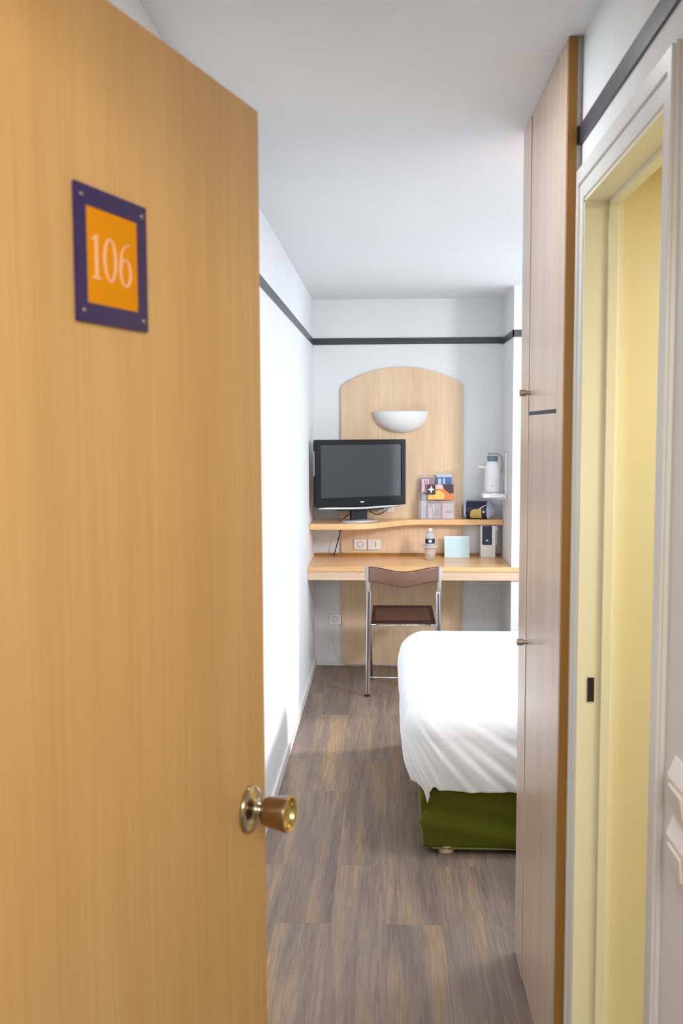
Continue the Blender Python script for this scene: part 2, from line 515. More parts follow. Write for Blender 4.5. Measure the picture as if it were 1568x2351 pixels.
# ------------------------------------------------------------------ room door (open), local x = along the leaf from hinge to free edge, local y<0 = corridor face
DA = math.radians(16.316)
LW = 0.80
ex, ey = -0.179, 1.422
hx, hy = ex - LW * math.sin(DA), ey - LW * math.cos(DA)
rd = bpy.data.objects.new('door_2', None); COL.objects.link(rd)
rd['kind'] = 'structure'
rd.location = (hx, hy, 0); rd.rotation_euler = (0, 0, PI / 2 - DA)
obj('door_leaf', B(((0, 0.0, 0.008), (LW, 0.040, 2.07))), 'door', rd, bevel=0.0015)
# lock face plate on the free edge, and edge banding nick lower down
obj('latch_plate', B(((LW, 0.008, 1.02), (LW + 0.0015, 0.032, 1.17))), 'brass', rd)
obj('edge_bolt', B(((LW - 0.002, 0.002, 0.775), (LW + 0.003, 0.02, 0.806))), 'bronze', rd, bevel=0.001)
# knob on the corridor face
KX, KZ = LW - 0.058, 1.091
rot = Matrix.Translation((KX, 0, KZ)) @ Matrix.Rotation(PI / 2, 4, 'X')       # lathe z -> -y
k = obj('door_knob', lathe(bmesh.new(), [(0.0, 0.022), (0.0140, 0.022), (0.0185, 0.0245), (0.0210, 0.029), (0.0228, 0.040), (0.0245, 0.052), (0.0258, 0.0600),
                                         (0.0255, 0.0622), (0.0225, 0.0622), (0.0208, 0.0585), (0.0208, 0.0530), (0.0, 0.0515)], 48, rot), 'bronze', rd, smooth=True)
obj('rosette', lathe(bmesh.new(), [(0.0, 0.0), (0.0335, 0.0), (0.0340, 0.003), (0.0315, 0.0065), (0.025, 0.0085), (0.017, 0.0100), (0.0125, 0.0130), (0.0115, 0.017), (0.0115, 0.0225), (0, 0.0225)], 48, rot), 'rosettebrass', rd, smooth=True)
obj('knob_face', lathe(bmesh.new(), [(0.0255, 0.0618), (0.0248, 0.0636), (0.0232, 0.0634), (0.0205, 0.0585), (0.0205, 0.0540), (0.011, 0.0525), (0.0, 0.0520)], 48, rot), 'brass', k, smooth=True)
obj('key_core', B(((KX - 0.002, -0.0540, KZ - 0.006), (KX + 0.002, -0.0522, KZ + 0.006))), 'rubber', k)

# number plate
def sgn(u, v, d):            # u along the leaf measured from the free edge, z, out of the face
    return (LW + u, -d, v)
sr = thing('room_number_sign', 'square navy and orange door sign reading 106 on open wooden door', 'sign')
sr.matrix_world = Matrix.Translation(rd.location) @ rd.rotation_euler.to_matrix().to_4x4()
U0, U1, V0, V1 = -0.458, -0.3225, 1.737, 1.872
u0, u1, v0, v1 = -0.4405, -0.3420, 1.7565, 1.8525
obj('backing', P([sgn(U0, V0, 0.0005), sgn(U1, V0, 0.0005), sgn(U1, V1, 0.0005), sgn(U0, V1, 0.0005)], (0, -0.002, 0)), 'navy', sr)
fb = frame_ring(bmesh.new(), [sgn(U0, V0, 0.0025), sgn(U1, V0, 0.0025), sgn(U1, V1, 0.0025), sgn(U0, V1, 0.0025)],
                [sgn(u0, v0, 0.0025), sgn(u1, v0, 0.0025), sgn(u1, v1, 0.0025), sgn(u0, v1, 0.0025)], (0, -0.002, 0))
obj('frame', fb, 'navy', sr)
obj('panel', P([sgn(u0, v0, 0.0025), sgn(u1, v0, 0.0025), sgn(u1, v1, 0.0025), sgn(u0, v1, 0.0025)], (0, -0.001, 0)), 'orange', sr)
for cu, cv in ((U0 + 0.010, V1 - 0.011), (U1 - 0.010, V1 - 0.011), (U1 - 0.010, V0 + 0.011), (U0 + 0.010, V0 + 0.011)):
    x, y, z = sgn(cu, cv, 0.0045)
    obj('screw', lathe(bmesh.new(), [(0.0026, 0), (0.0024, 0.001), (0, 0.0016)], 16, Matrix.Translation((x, y, z)) @ Matrix.Rotation(PI / 2, 4, 'X')), 'steel', sr, smooth=True)
# numerals 1 0 6 as stroked outlines with thick and thin parts
def ring_numeral(cx, cz, rx, rz, tx, tz, n=36):
    o = [sgn(cx + rx * math.cos(2 * PI * i / n), cz + rz * math.sin(2 * PI * i / n), 0.0035) for i in range(n)]
    q = [sgn(cx + (rx - tx) * math.cos(2 * PI * i / n), cz + (rz - tz) * math.sin(2 * PI * i / n), 0.0035) for i in range(n)]
    return frame_ring(bmesh.new(), o, q, (0, -0.0008, 0))
nz = 1.804; nh = 0.0226
cx1 = -0.4225
obj('digit_one', P([sgn(cx1 - 0.0075, nz - nh, 0.0035), sgn(cx1 + 0.0075, nz - nh, 0.0035), sgn(cx1 + 0.0075, nz - nh + 0.0016, 0.0035), sgn(cx1 + 0.0030, nz - nh + 0.0035, 0.0035),
                    sgn(cx1 + 0.0030, nz + nh, 0.0035), sgn(cx1 + 0.0012, nz + nh, 0.0035), sgn(cx1 - 0.0080, nz + nh - 0.0055, 0.0035), sgn(cx1 - 0.0075, nz + nh - 0.0070, 0.0035),
                    sgn(cx1 - 0.0025, nz + nh - 0.0060, 0.0035), sgn(cx1 - 0.0025, nz - nh + 0.0035, 0.0035), sgn(cx1 - 0.0075, nz - nh + 0.0016, 0.0035)], (0, -0.0008, 0)), 'numeral', sr)
obj('digit_zero', ring_numeral(-0.3965, nz, 0.0128, nh, 0.0050, 0.0022), 'numeral', sr)
six = ring_numeral(-0.3665, nz - 0.0090, 0.0120, 0.0150, 0.0044, 0.0020)
cl = curve_pts([sgn(-0.3764, nz - 0.009, 0), sgn(-0.3755, nz + 0.004, 0), sgn(-0.3705, nz + 0.016, 0), sgn(-0.3570, nz + 0.0226, 0)], 6)
wd = [0.0023 - 0.0019 * i / (len(cl) - 1) for i in range(len(cl))]
lf, rt = [], []
for i, p in enumerate(cl):
    d = (cl[min(i + 1, len(cl) - 1)] - cl[max(i - 1, 0)]).normalized()
    nn = Vector((-d.z, 0, d.x))
    lf.append(p + nn * wd[i] + Vector((0, -0.0035, 0))); rt.append(p - nn * wd[i] + Vector((0, -0.0035, 0)))
prism(six, [tuple(p) for p in lf + rt[::-1]], (0, -0.00085, 0))
obj('digit_six', six, 'numeral', sr)

# ------------------------------------------------------------------ wardrobe
wr = thing('wardrobe', 'tall pale beech built-in wardrobe with steel knobs beside bathroom doorway', 'wardrobe', (0.40, 2.30, 0))
def wl(a, b): return ((a[0] - 0.40, a[1] - 2.30, a[2]), (b[0] - 0.40, b[1] - 2.30, b[2]))
obj('carcass', B(wl((0.421, 2.306, 0), (1.028, 2.99, ZC - 0.002))), 'robe', wr)
e_ = obj('end_panel', B(wl((0.400, 2.284, 0), (0.4195, 2.303, ZC - 0.001))), 'robedge', wr)
e_['label'] = 'narrow darker orange beech panel edge'
obj('stile', B(wl((0.400, 2.303, 0), (0.4205, 2.385, ZC - 0.001))), 'robe', wr)
ud = obj('door', B(wl((0.400, 2.386, 1.6725), (0.4205, 2.836, ZC - 0.003))), 'robe', wr, bevel=0.001)
ld = obj('door', B(wl((0.400, 2.386, 0.004), (0.4205, 2.836, 1.6635))), 'robe', wr, bevel=0.001)
obj('filler_panel', B(wl((0.398, 2.841, 0), (0.4205, 2.995, ZC - 0.001))), 'robe', wr, bevel=0.001)
obj('gap_shade', B(wl((0.3995, 2.386, 1.6637), (0.4100, 2.836, 1.6723))), 'blackslot', wr)  # black strip paints the shade in the gap between the doors
obj('gap_shade', B(wl((0.4020, 2.8355, 0.0), (0.4100, 2.8415, ZC - 0.001))), 'smokerim', wr)  # dark strip stands in for shade in the vertical seam
for par, kz in ((ud, 1.725), (ld, 1.020)):
    mt = Matrix.Translation((0, 2.815 - 2.30, kz)) @ Matrix.Rotation(-PI / 2, 4, 'Y')
    obj('knob', lathe(bmesh.new(), [(0, 0), (0.006, 0), (0.006, 0.010), (0.0095, 0.012), (0.0095, 0.028), (0.008, 0.030), (0, 0.030)], 28, mt), 'steel', par, smooth=False)

# ------------------------------------------------------------------ light switches beside the bathroom door
def switch(z, label, tilt):
    s = thing('light_switch', label, 'light switch', (XR, 1.422, z), 0, 'light switches by the bathroom door')
    bm = P([(0, -0.045, 0.042), (-0.004, -0.045, 0.042), (-0.0150, -0.045, 0.014), (-0.0090, -0.045, -0.042), (0, -0.045, -0.042)], (0, 0.090, 0))
    obj('switch_box', bm, 'sockw', s, bevel=0.0015)
    a = 0.0012 * tilt
    rk = P([(-0.0100, -0.032, 0.006), (-0.0175 - a, -0.032, 0.004), (-0.0135 + a, -0.032, -0.030), (-0.008, -0.032, -0.032)], (0, 0.064, 0))
    obj('rocker', rk, 'sockw', s, bevel=0.001)
switch(1.100, 'upper white wall switch right of the bathroom doorway', 0.5)
switch(1.010, 'lower white wall switch right of the bathroom doorway', -0.5)

# ------------------------------------------------------------------ desk niche: arched panel, shelf, desk
pts = []
x0, x1, zb = -0.308, 0.508, 0.012
zs, zt = 1.895, 2.034
pts += [(x0, YB, zb), (x1, YB, zb), (x1, YB, zs)]
n = 28
arch = []
for i in range(n + 1):
    t = i / n
    x = x1 + (x0 - x1) * t
    u = (x - (x0 + x1) / 2) / ((x1 - x0) / 2)
    z = zs + 0.018 + (zt - zs - 0.018) * (1 - abs(u) ** 2.1)
    if abs(u) > 0.985: z = zs + 0.006
    arch.append((x, YB, z))
pts += arch + [(x0, YB, zs)]
tag(obj('wall_panel', P(pts, (0, -0.022, 0)), 'panel', bevel=0.002),
    'arched light beech panel fixed to the wall behind the desk', 'wall panel')

# upper shelf, deep on the left and narrow on the right with a wavy front
fr = curve_pts([(XL + 0.002, 6.300, 0), (-0.28, 6.300, 0), (-0.12, 6.325, 0), (0.02, 6.470, 0), (0.14, 6.590, 0), (0.30, 6.618, 0), (0.52, 6.615, 0), (0.770, 6.615, 0)], 8)
poly = [(p.x, p.y, 0.984) for p in fr] + [(0.770, YB - 0.0225, 0.984), (0.509, YB - 0.0225, 0.984), (0.509, YB - 0.001, 0.984), (0.770, YB - 0.001, 0.984)][0:1] + [(XL + 0.002, YB - 0.0225, 0.984)]
tag(obj('wall_shelf', P(poly, (0, 0, 0.036)), 'shelf', bevel=0.003),
    'wavy-fronted beech shelf carrying the television above the desk', 'shelf')

dk = thing('desk', 'long built-in beech desk along the back wall under the shelf', 'desk', (0, 6.4, 0))
poly = [(XL + 0.002, 6.225), (1.018, 6.195), (1.018, 6.156), (1.018, 6.163), (0.765, 6.163), (0.765, YB - 0.0225), (XL + 0.002, YB - 0.0225)]
poly = [(XL + 0.002, 6.150), (1.30, 6.150), (1.30, 6.168), (0.7705, 6.168), (0.7705, YB - 0.0235), (XL + 0.002, YB - 0.0235)]
DF = 6.150
def dl(p, z): return (p[0], p[1] - 6.4, z)
obj('desk_top', P([dl(p, 0.737) for p in poly], (0, 0, 0.028)), 'shelf', dk, bevel=0.002)
obj('apron', B(((XL + 0.002, DF + 0.006 - 6.4, 0.682), (1.30, DF + 0.0185 - 6.4, 0.737))), 'apron', dk, bevel=0.001)
obj('back_rail', B(((XL + 0.002, YB - 0.045 - 6.4, 0.765), (0.7705, YB - 0.024 - 6.4, 0.783))), 'robedge', dk)

# wall lamp
sc = thing('wall_lamp', 'white half-bowl uplighter lamp mounted on arched beech panel', 'wall lamp', (0.098, YB - 0.0225, 1.60))
R_, Hh = 0.180, 0.140
bm = bmesh.new()
rows = []
for i in range(13):
    t = i / 12
    a = t * PI / 2
    rows.append([(R_ * math.sin(a) ** 0.9 * math.cos(PI * j / 24), -0.115 * math.sin(a) * math.sin(PI * j / 24), Hh * (1 - math.cos(a))) for j in range(25)])
vr = [[bm.verts.new(p) for p in r] for r in rows]
for a, b in zip(vr, vr[1:]):
    for j in range(24):
        bm.faces.new((a[j], a[j + 1], b[j + 1], b[j]))
bmesh.ops.remove_doubles(bm, verts=bm.verts, dist=1e-4)
s_ = obj('lamp_shade', bm, 'shade', sc, smooth=True)
sd = s_.modifiers.new('solid', 'SOLIDIFY'); sd.thickness = 0.006; sd.offset = 1
obj('mounting_plate', B(((-0.06, -0.012, 0.03), (0.06, 0, 0.12))), 'sockw', sc, bevel=0.003)

# ------------------------------------------------------------------ television
tva = math.radians(28)
tv = thing('television', 'black flat-screen television on swivel stand on left of shelf', 'television', (-0.178, 6.46, 1.0205), tva)
W2, z0, z1 = 0.322, 0.104, 0.534
bm = bmesh.new()
prof = [(-W2, -0.030), (W2, -0.030), (W2, 0.012), (W2 - 0.05, 0.050), (-W2 + 0.05, 0.050), (-W2, 0.012)]
prism(bm, [(x, y, z0) for x, y in prof], (0, 0, z1 - z0))
obj('housing', bm, 'black', tv, bevel=0.006)
bz = frame_ring(bmesh.new(), [(-W2, -0.031, z0), (W2, -0.031, z0), (W2, -0.031, z1), (-W2, -0.031, z1)],
                [(-W2 + 0.032, -0.031, z0 + 0.060), (W2 - 0.032, -0.031, z0 + 0.060), (W2 - 0.032, -0.031, z1 - 0.032), (-W2 + 0.032, -0.031, z1 - 0.032)], (0, -0.010, 0))
obj('bezel', bz, 'gloss', tv, bevel=0.003)
obj('screen', B(((-W2 + 0.031, -0.0345, z0 + 0.059), (W2 - 0.031, -0.0305, z1 - 0.031))), 'screen', tv)
obj('badge', lathe(bmesh.new(), [(0, 0), (0.016, 0), (0.015, 0.0015), (0, 0.002)], 20, Matrix.Translation((0, -0.0412, z0 + 0.028)) @ Matrix.Rotation(PI / 2, 4, 'X') @ Matrix.Diagonal((1, 0.28, 1, 1))), 'silver', tv)
sb = bmesh.new()
tube(sb, curve_pts([(-W2 + 0.02, -0.030, z0 - 0.004), (0, -0.036, z0 - 0.012), (W2 - 0.04, -0.030, z0 - 0.004)], 8), 0.008, 10)
obj('silver_strip', sb, 'silver', tv, smooth=True)
bm = bmesh.new()
prism(bm, [(-0.20, 0.02, z0 - 0.002), (-0.15, 0.02, z0 - 0.026), (0.15, 0.02, z0 - 0.026), (0.22, 0.02, z0 - 0.002)], (0, 0.035, 0)); 
prism(bm, [(-0.20, -0.025, z0 - 0.010), (-0.15, -0.025, z0 - 0.028), (0.15, -0.025, z0 - 0.028), (0.20, -0.025, z0 - 0.010)], (0, 0.05, 0))
obj('speaker_bar', bm, 'black', tv, bevel=0.003)
obj('stand_neck', B(((-0.058, 0.0, 0.010), (0.058, 0.028, z0 - 0.018))), 'black', tv, bevel=0.004)
bm = lathe(bmesh.new(), [(0, 0), (0.115, 0), (0.115, 0.007), (0.105, 0.012), (0, 0.014)], 40, Matrix.Diagonal((1.15, 0.62, 1, 1)))
obj('stand_base', bm, 'silver', tv, smooth=True)  # silver colour paints the light reflected on the glossy black base
obj('side_handle', B(((-W2 - 0.003, -0.010, z0 + 0.20), (-W2 + 0.002, 0.008, z0 + 0.36))), 'silver', tv, bevel=0.002)

# cables of the television
tag(obj('power_cable', tube(bmesh.new(), curve_pts([(-0.255, 6.66, 1.05), (-0.31, 6.70, 1.00), (-0.315, 6.6845, 0.93), (-0.335, 6.683, 0.85), (-0.352, 6.690, 0.79), (-0.357, 6.66, 0.770)], 8), 0.0035, 8), 'black', smooth=True),
    'thin black cable hanging behind left end of shelf down to desk', 'cable')
tag(obj('aerial_cable', tube(bmesh.new(), curve_pts([(-0.005, 6.69, 1.075), (-0.03, 6.66, 1.06), (-0.06, 6.65, 1.050), (-0.10, 6.65, 1.065), (-0.13, 6.63, 1.10)], 8), 0.003, 8), 'black', smooth=True),
    'black cable drooping behind the television to a wall socket', 'cable')

# ------------------------------------------------------------------ sockets
def socket(x, z, label, kind, y=None, w=0.088, h=0.074, group=None):
    y = YB - 0.0225 if y is None else y
    s = thing('wall_socket', label, 'socket', (x, y, z), 0, group)
    obj('plate', B(((-w / 2, -0.011, -h / 2), (w / 2, 0, h / 2))), 'sockw', s, bevel=0.005)
    if kind == 'power':
        obj('socket_well', lathe(bmesh.new(), [(0.021, 0.0), (0.021, 0.0015), (0.0185, 0.0015), (0.017, -0.001), (0, -0.001)], 28, Matrix.Translation((0, -0.011, 0)) @ Matrix.Rotation(PI / 2, 4, 'X')), 'sockd', s, smooth=False)
        for dx in (-0.008, 0.008):
            obj('pin_hole', lathe(bmesh.new(), [(0.0027, 0), (0, 0.0008)], 10, Matrix.Translation((dx, -0.0105, 0)) @ Matrix.Rotation(PI / 2, 4, 'X')), 'rubber', s)
    elif kind == 'phone':
        obj('phone_jack', B(((0.006, -0.0125, -0.018), (0.013, -0.0105, 0.018))), 'sockd', s)
        obj('cover', B(((-0.016, -0.0135, -0.022), (0.004, -0.0105, 0.022))), 'sockw', s, bevel=0.001)
socket(-0.180, 0.842, 'white power socket with round well on panel, left of the pair', 'power', group='pair of sockets above the desk')
socket(-0.086, 0.842, 'white telephone socket with slot on panel, right of the pair', 'phone', group='pair of sockets above the desk')
socket(-0.353, 0.320, 'white power socket low on the wall under the desk', 'power', y=YB - 0.0005, w=0.086)
socket(-0.008, 1.081, 'white socket plate partly hidden behind the television', 'phone', w=0.105, h=0.040)
tag(obj('lamp_cord', tube(bmesh.new(), curve_pts([(-0.350, YB - 0.014, 0.28), (-0.372, YB - 0.016, 0.20), (-0.350, YB - 0.018, 0.10), (-0.322, YB - 0.02, 0.05)], 8), 0.003, 8), 'cream', smooth=True),
    'pale cord hanging below the low wall socket under the desk', 'cable')

# ------------------------------------------------------------------ brochure stand and leaflets
bx, by = 0.335, 6.655
st = thing('brochure_stand', 'clear acrylic leaflet stand full of leaflets on the shelf', 'brochure stand', (bx, by, 1.0205))
obj('back_plate', P([(-0.122, 0.020, 0), (0.118, 0.020, 0), (0.118, 0.052, 0.285), (-0.122, 0.052, 0.285)], (0, 0.003, 0)), 'acrylic', st)
obj('base_tray', B(((-0.122, -0.040, 0), (0.118, 0.030, 0.003))), 'acrylic', st)
obj('front_pocket', P([(-0.110, -0.040, 0), (0.108, -0.040, 0), (0.112, -0.034, 0.125), (-0.114, -0.034, 0.125)], (0, 0.003, 0)), 'acrylic', st)
obj('divider', B(((0.028, -0.038, 0.003), (0.031, 0.020, 0.12))), 'acrylic', st)
obj('side_wall', P([(-0.120, -0.038, 0.002), (-0.120, 0.022, 0.002), (-0.120, 0.045, 0.2), (-0.120, -0.032, 0.125)], (0.003, 0, 0)), 'acrylic', st)
obj('side_wall', P([(0.112, -0.038, 0.002), (0.112, 0.022, 0.002), (0.112, 0.045, 0.2), (0.112, -0.032, 0.125)], (0.003, 0, 0)), 'acrylic', st)

def leaflet(x0, x1, y, zb, zt, lean, mat, label, patches):
    """one folded leaflet standing upright; patches = printed areas (u0,u1,v0,v1,material) or polygons"""
    w, h = x1 - x0, zt - zb
    t = thing('leaflet', label, 'leaflet', (bx + x0, by + y, 1.0205 + zb), 0, 'leaflets in the acrylic stand')
    f = lambda u, v, d=0.0: (u * w, lean * v * h - d, v * h)
    cv = obj('cover', P([f(0, 0), f(1, 0), f(1, 1), f(0, 1)], (0, 0.004, 0)), mat, t)
    for pch in patches:
        if len(pch) == 3:
            nm, poly2, m = pch
            obj(nm, P([f(u, v, 0.0006) for u, v in poly2], (0, -0.0004, 0)), m, t)
        else:
            nm, a, b, c, d, m = pch
            obj(nm, P([f(a, c, 0.0004), f(b, c, 0.0004), f(b, d, 0.0004), f(a, d, 0.0004)], (0, -0.0003, 0)), m, t)
    return t
star = [(0.5 + r * math.cos(PI / 4 * i) * 1.0, 0.5 + r * math.sin(PI / 4 * i)) for i, r in enumerate([0.42, 0.16] * 4)]
leaflet(-0.108, -0.015, 0.006, 0.115, 0.275, 0.10, 'mauve', 'mauve leaflet with pink corner at top left of acrylic stand',
        [('print', 0.10, 0.58, 0.42, 0.94, 'pinkcard'), ('print', 0.10, 0.45, 0.02, 0.30, 'greycard'),
         ('letter_mark', [(0.22, 0.90), (0.32, 0.90), (0.36, 0.70), (0.42, 0.90), (0.52, 0.90), (0.40, 0.62), (0.38, 0.46), (0.32, 0.46), (0.32, 0.62)], 'mauve')])
leaflet(-0.002, 0.098, 0.010, 0.150, 0.300, 0.10, 'bluecard', 'blue leaflet standing highest at top right of acrylic stand',
        [('print', 0.0, 1.0, 0.86, 1.0, 'paleblue'), ('print', 0.10, 0.30, 0.45, 0.80, 'paleblue'), ('print', 0.42, 0.56, 0.50, 0.82, 'paleblue'), ('print', 0.2, 0.7, 0.10, 0.30, 'pinkcard')])
leaflet(-0.062, 0.110, -0.006, 0.128, 0.232, 0.08, 'fire', 'fiery orange and yellow leaflet with dark corner in middle of stand',
        [('print', [(0.55, 1.0), (1.0, 1.0), (1.0, 0.45), (0.85, 0.40), (0.62, 0.72)], 'darkcard'),
         ('print', [(0.0, 0.05), (0.62, 0.05), (0.66, 0.35), (0.45, 0.62), (0.0, 0.55)], 'yellow'),
         ('print', 0.30, 0.60, 0.70, 0.96, 'pinkcard')]
        + [('lettering', 0.04 + 0.10 * i, 0.08 + 0.10 * i, 0.10, 0.42 - 0.12 * (i % 2), 'darkcard' if i % 2 else 'fire') for i in range(5)])
leaflet(-0.066, -0.012, -0.016, 0.165, 0.232, 0.05, 'darkcard', 'small black leaflet with white four-point star in acrylic stand', [('star', star, 'white')])
leaflet(-0.062, 0.024, -0.024, 0.006, 0.118, 0.03, 'greycard', 'grey leaflet in lower left pocket of acrylic stand',
        [('print', 0.05, 0.35, 0.04, 0.66, 'pinkcard'), ('print', 0.0, 1.0, 0.90, 1.0, 'darkcard'), ('print', 0.42, 0.50, 0.45, 0.80, 'white'), ('print', 0.60, 0.86, 0.2, 0.55, 'mauve')])
leaflet(0.036, 0.108, -0.024, 0.006, 0.105, 0.03, 'pinkcard', 'pinkish leaflet with grey band in lower right pocket of acrylic stand',
        [('print', 0.05, 0.95, 0.72, 0.92, 'paleblue'), ('print', 0.30, 0.98, 0.34, 0.60, 'greycard')])
leaflet(-0.106, -0.074, -0.020, 0.004, 0.118, 0.03, 'paleblue', 'slim pale grey-blue leaflet at lower left edge of acrylic stand', [])

# ------------------------------------------------------------------ black and gold pack lying on the shelf
pk = thing('coffee_tin', 'black tin with gold label lying on its side on right of shelf', 'tin', (0.60, 6.665, 1.0205 + 0.062), math.radians(-14))
mx = Matrix.Rotation(PI / 2, 4, 'Y')
obj('body', lathe(bmesh.new(), [(0, -0.072), (0.056, -0.072), (0.060, -0.060), (0.0605, 0.0), (0.0590, 0.075), (0.055, 0.080), (0, 0.080)], 48, mx), 'midnight', pk, smooth=True)
obj('rim', lathe(bmesh.new(), [(0.052, -0.0800), (0.0605, -0.0765), (0.0618, -0.068), (0.0608, -0.064), (0.055, -0.070)], 48, mx), 'paleblue', pk, smooth=True)
lid = obj('end_cap', lathe(bmesh.new(), [(0.0600, 0.073), (0.0618, 0.078), (0.0560, 0.096), (0.035, 0.118), (0.0, 0.128)], 48, mx), 'paleblue', pk, smooth=True)
lb = bmesh.new()
na, nx = 20, 14
gv = []
for i in range(na + 1):
    a = math.radians(-62 + 70 * i / na)
    row = []
    for j in range(nx + 1):
        t = j / nx
        xx = -0.036 + 0.076 * t
        # rounded upper left end of the label
        lim = 1.0
        if t < 0.45: lim = math.sqrt(max(0, 1 - ((0.45 - t) / 0.45) ** 2)) * 0.5 + 0.5
        aa = math.radians(-62) + (a - math.radians(-62)) * lim
        r = 0.0612
        row.append(lb.verts.new((xx, -r * math.cos(aa), r * math.sin(aa))))
    gv.append(row)
for i in range(na):
    for j in range(nx):
        lb.faces.new((gv[i][j], gv[i][j + 1], gv[i + 1][j + 1], gv[i + 1][j]))
obj('gold_label', lb, 'gold', pk, smooth=True)
obj('white_strap', tube(bmesh.new(), [(0.020, -0.0610, 0.004), (0.045, -0.0570, 0.022), (0.070, -0.047, 0.036)], 0.0042, 8), 'white', pk, smooth=True)
obj('round_mark', lathe(bmesh.new(), [(0.0, 0.0015), (0.009, 0.001), (0.0095, 0)], 20, Matrix.Translation((0.055, -0.0600, -0.010)) @ Matrix.Rotation(PI / 2, 4, 'X')), 'paleblue', pk)

# ------------------------------------------------------------------ kettle on its wall tray
tr_ = thing('kettle_tray', 'white wall-mounted kettle tray fixed to side of white pier', 'tray', (0.772, 6.47, 1.18))
obj('mount_plate', B(((-0.016, -0.075, -0.015), (-0.0005, 0.075, 0.285))), 'white', tr_, bevel=0.004)
obj('tray', B(((-0.158, -0.090, 0.0), (-0.014, 0.090, 0.024))), 'white', tr_, bevel=0.007)
obj('tray_rim', lathe(bmesh.new(), [(0.062, 0.0), (0.066, 0.0), (0.064, 0.008), (0.058, 0.008)], 40, Matrix.Translation((-0.090, 0, 0.024))), 'white', tr_, smooth=True)
obj('bracket', P([(-0.10, 0.01, 0.0), (-0.012, 0.01, 0.0), (-0.012, 0.01, -0.022), (-0.03, 0.01, -0.022)], (0, 0.03, 0)), 'white', tr_)
kt = thing('kettle', 'small white electric kettle with slate blue lid on wall tray', 'kettle', (0.682, 6.47, 1.2125))
obj('body', lathe(bmesh.new(), [(0, 0), (0.051, 0), (0.053, 0.004), (0.052, 0.10), (0.050, 0.160), (0.047, 0.178), (0.038, 0.194), (0.033, 0.200), (0, 0.200)], 40), 'white', kt, smooth=True)
obj('lid', lathe(bmesh.new(), [(0.0335, 0.199), (0.0335, 0.222), (0.036, 0.224), (0.036, 0.231), (0.03, 0.233), (0, 0.233)], 36), 'slate', kt, smooth=False)
hd = bmesh.new()
tube(hd, curve_pts([(-0.030, 0.004, 0.246), (0.0, 0.0, 0.250), (0.040, 0.0, 0.243), (0.060, 0.0, 0.215), (0.063, 0.0, 0.160), (0.054, 0, 0.125)], 6), 0.0065, 10)
obj('handle', hd, 'greyplastic', kt, smooth=True)
obj('spout', tube(bmesh.new(), [(-0.040, -0.002, 0.160), (-0.075, -0.008, 0.163), (-0.094, -0.012, 0.166)], [0.013, 0.007, 0.005], 12), 'cream', kt, smooth=True)
obj('switch_dot', B(((-0.009, -0.0555, 0.036), (-0.004, -0.051, 0.048))), 'greyplastic', kt)

# ------------------------------------------------------------------ things on the desk
cx_, cy_ = 0.283, 6.50
tb = thing('glass_tumbler', 'clear glass tumbler on desk under a white saucer', 'glass', (cx_, cy_, 0.7655))
obj('bowl', lathe(bmesh.new(), [(0, 0), (0.033, 0), (0.037, 0.075), (0.035, 0.075), (0.031, 0.004), (0, 0.004)], 32), 'glass', tb, smooth=True)
tag(obj('saucer', lathe(bmesh.new(), [(0, 0), (0.030, 0), (0.056, 0.012), (0.061, 0.018), (0.056, 0.016), (0.030, 0.005), (0, 0.004)], 40), 'white', smooth=True, loc=(cx_ - 0.004, cy_, 0.841)),
    'white saucer resting on a glass tumbler on the desk', 'saucer')
bt = thing('water_bottle', 'small clear plastic water bottle with dark label standing on saucer', 'bottle', (cx_, cy_, 0.8458))
obj('body', lathe(bmesh.new(), [(0, 0), (0.029, 0), (0.031, 0.006), (0.031, 0.080), (0.026, 0.094), (0.014, 0.103), (0.013, 0.112), (0, 0.112)], 36), 'water', bt, smooth=True)
obj('label_band', lathe(bmesh.new(), [(0.0316, 0.030), (0.0318, 0.031), (0.0318, 0.060), (0.0316, 0.061)], 36), 'midnight', bt, smooth=True)
obj('label_emblem', lathe(bmesh.new(), [(0, 0.0012), (0.012, 0.0)], 20, Matrix.Translation((0, -0.0325, 0.046)) @ Matrix.Rotation(PI / 2, 4, 'X') @ Matrix.Diagonal((1, 0.75, 1, 1))), 'white', bt)
obj('cap', lathe(bmesh.new(), [(0, 0.111), (0.015, 0.111), (0.0155, 0.125), (0.012, 0.128), (0, 0.128)], 24), 'white', bt, smooth=False)

cd = thing('notice_card', 'pale blue notice card leaning upright on the desk', 'card', (0.468, 6.625, 0.7655))
cf = lambda x, z, d=0: (x, 0.20 * z - d, z)
obj('card', P([cf(-0.083, 0), cf(0.083, 0), cf(0.083, 0.140), cf(-0.083, 0.140)], (0, 0.004, 0)), 'lblue', cd)
obj('printed_area', P([cf(-0.060, 0.010, 0.0005), cf(0.076, 0.010, 0.0005), cf(0.076, 0.122, 0.0005), cf(-0.060, 0.122, 0.0005)], (0, -0.0004, 0)), 'lbluedeep', cd)
obj('prop', P([(-0.02, 0.030, 0.13), (0.02, 0.030, 0.13), (0.02, 0.055, 0.001), (-0.02, 0.055, 0.001)], (0, 0.003, 0)), 'lblue', cd)

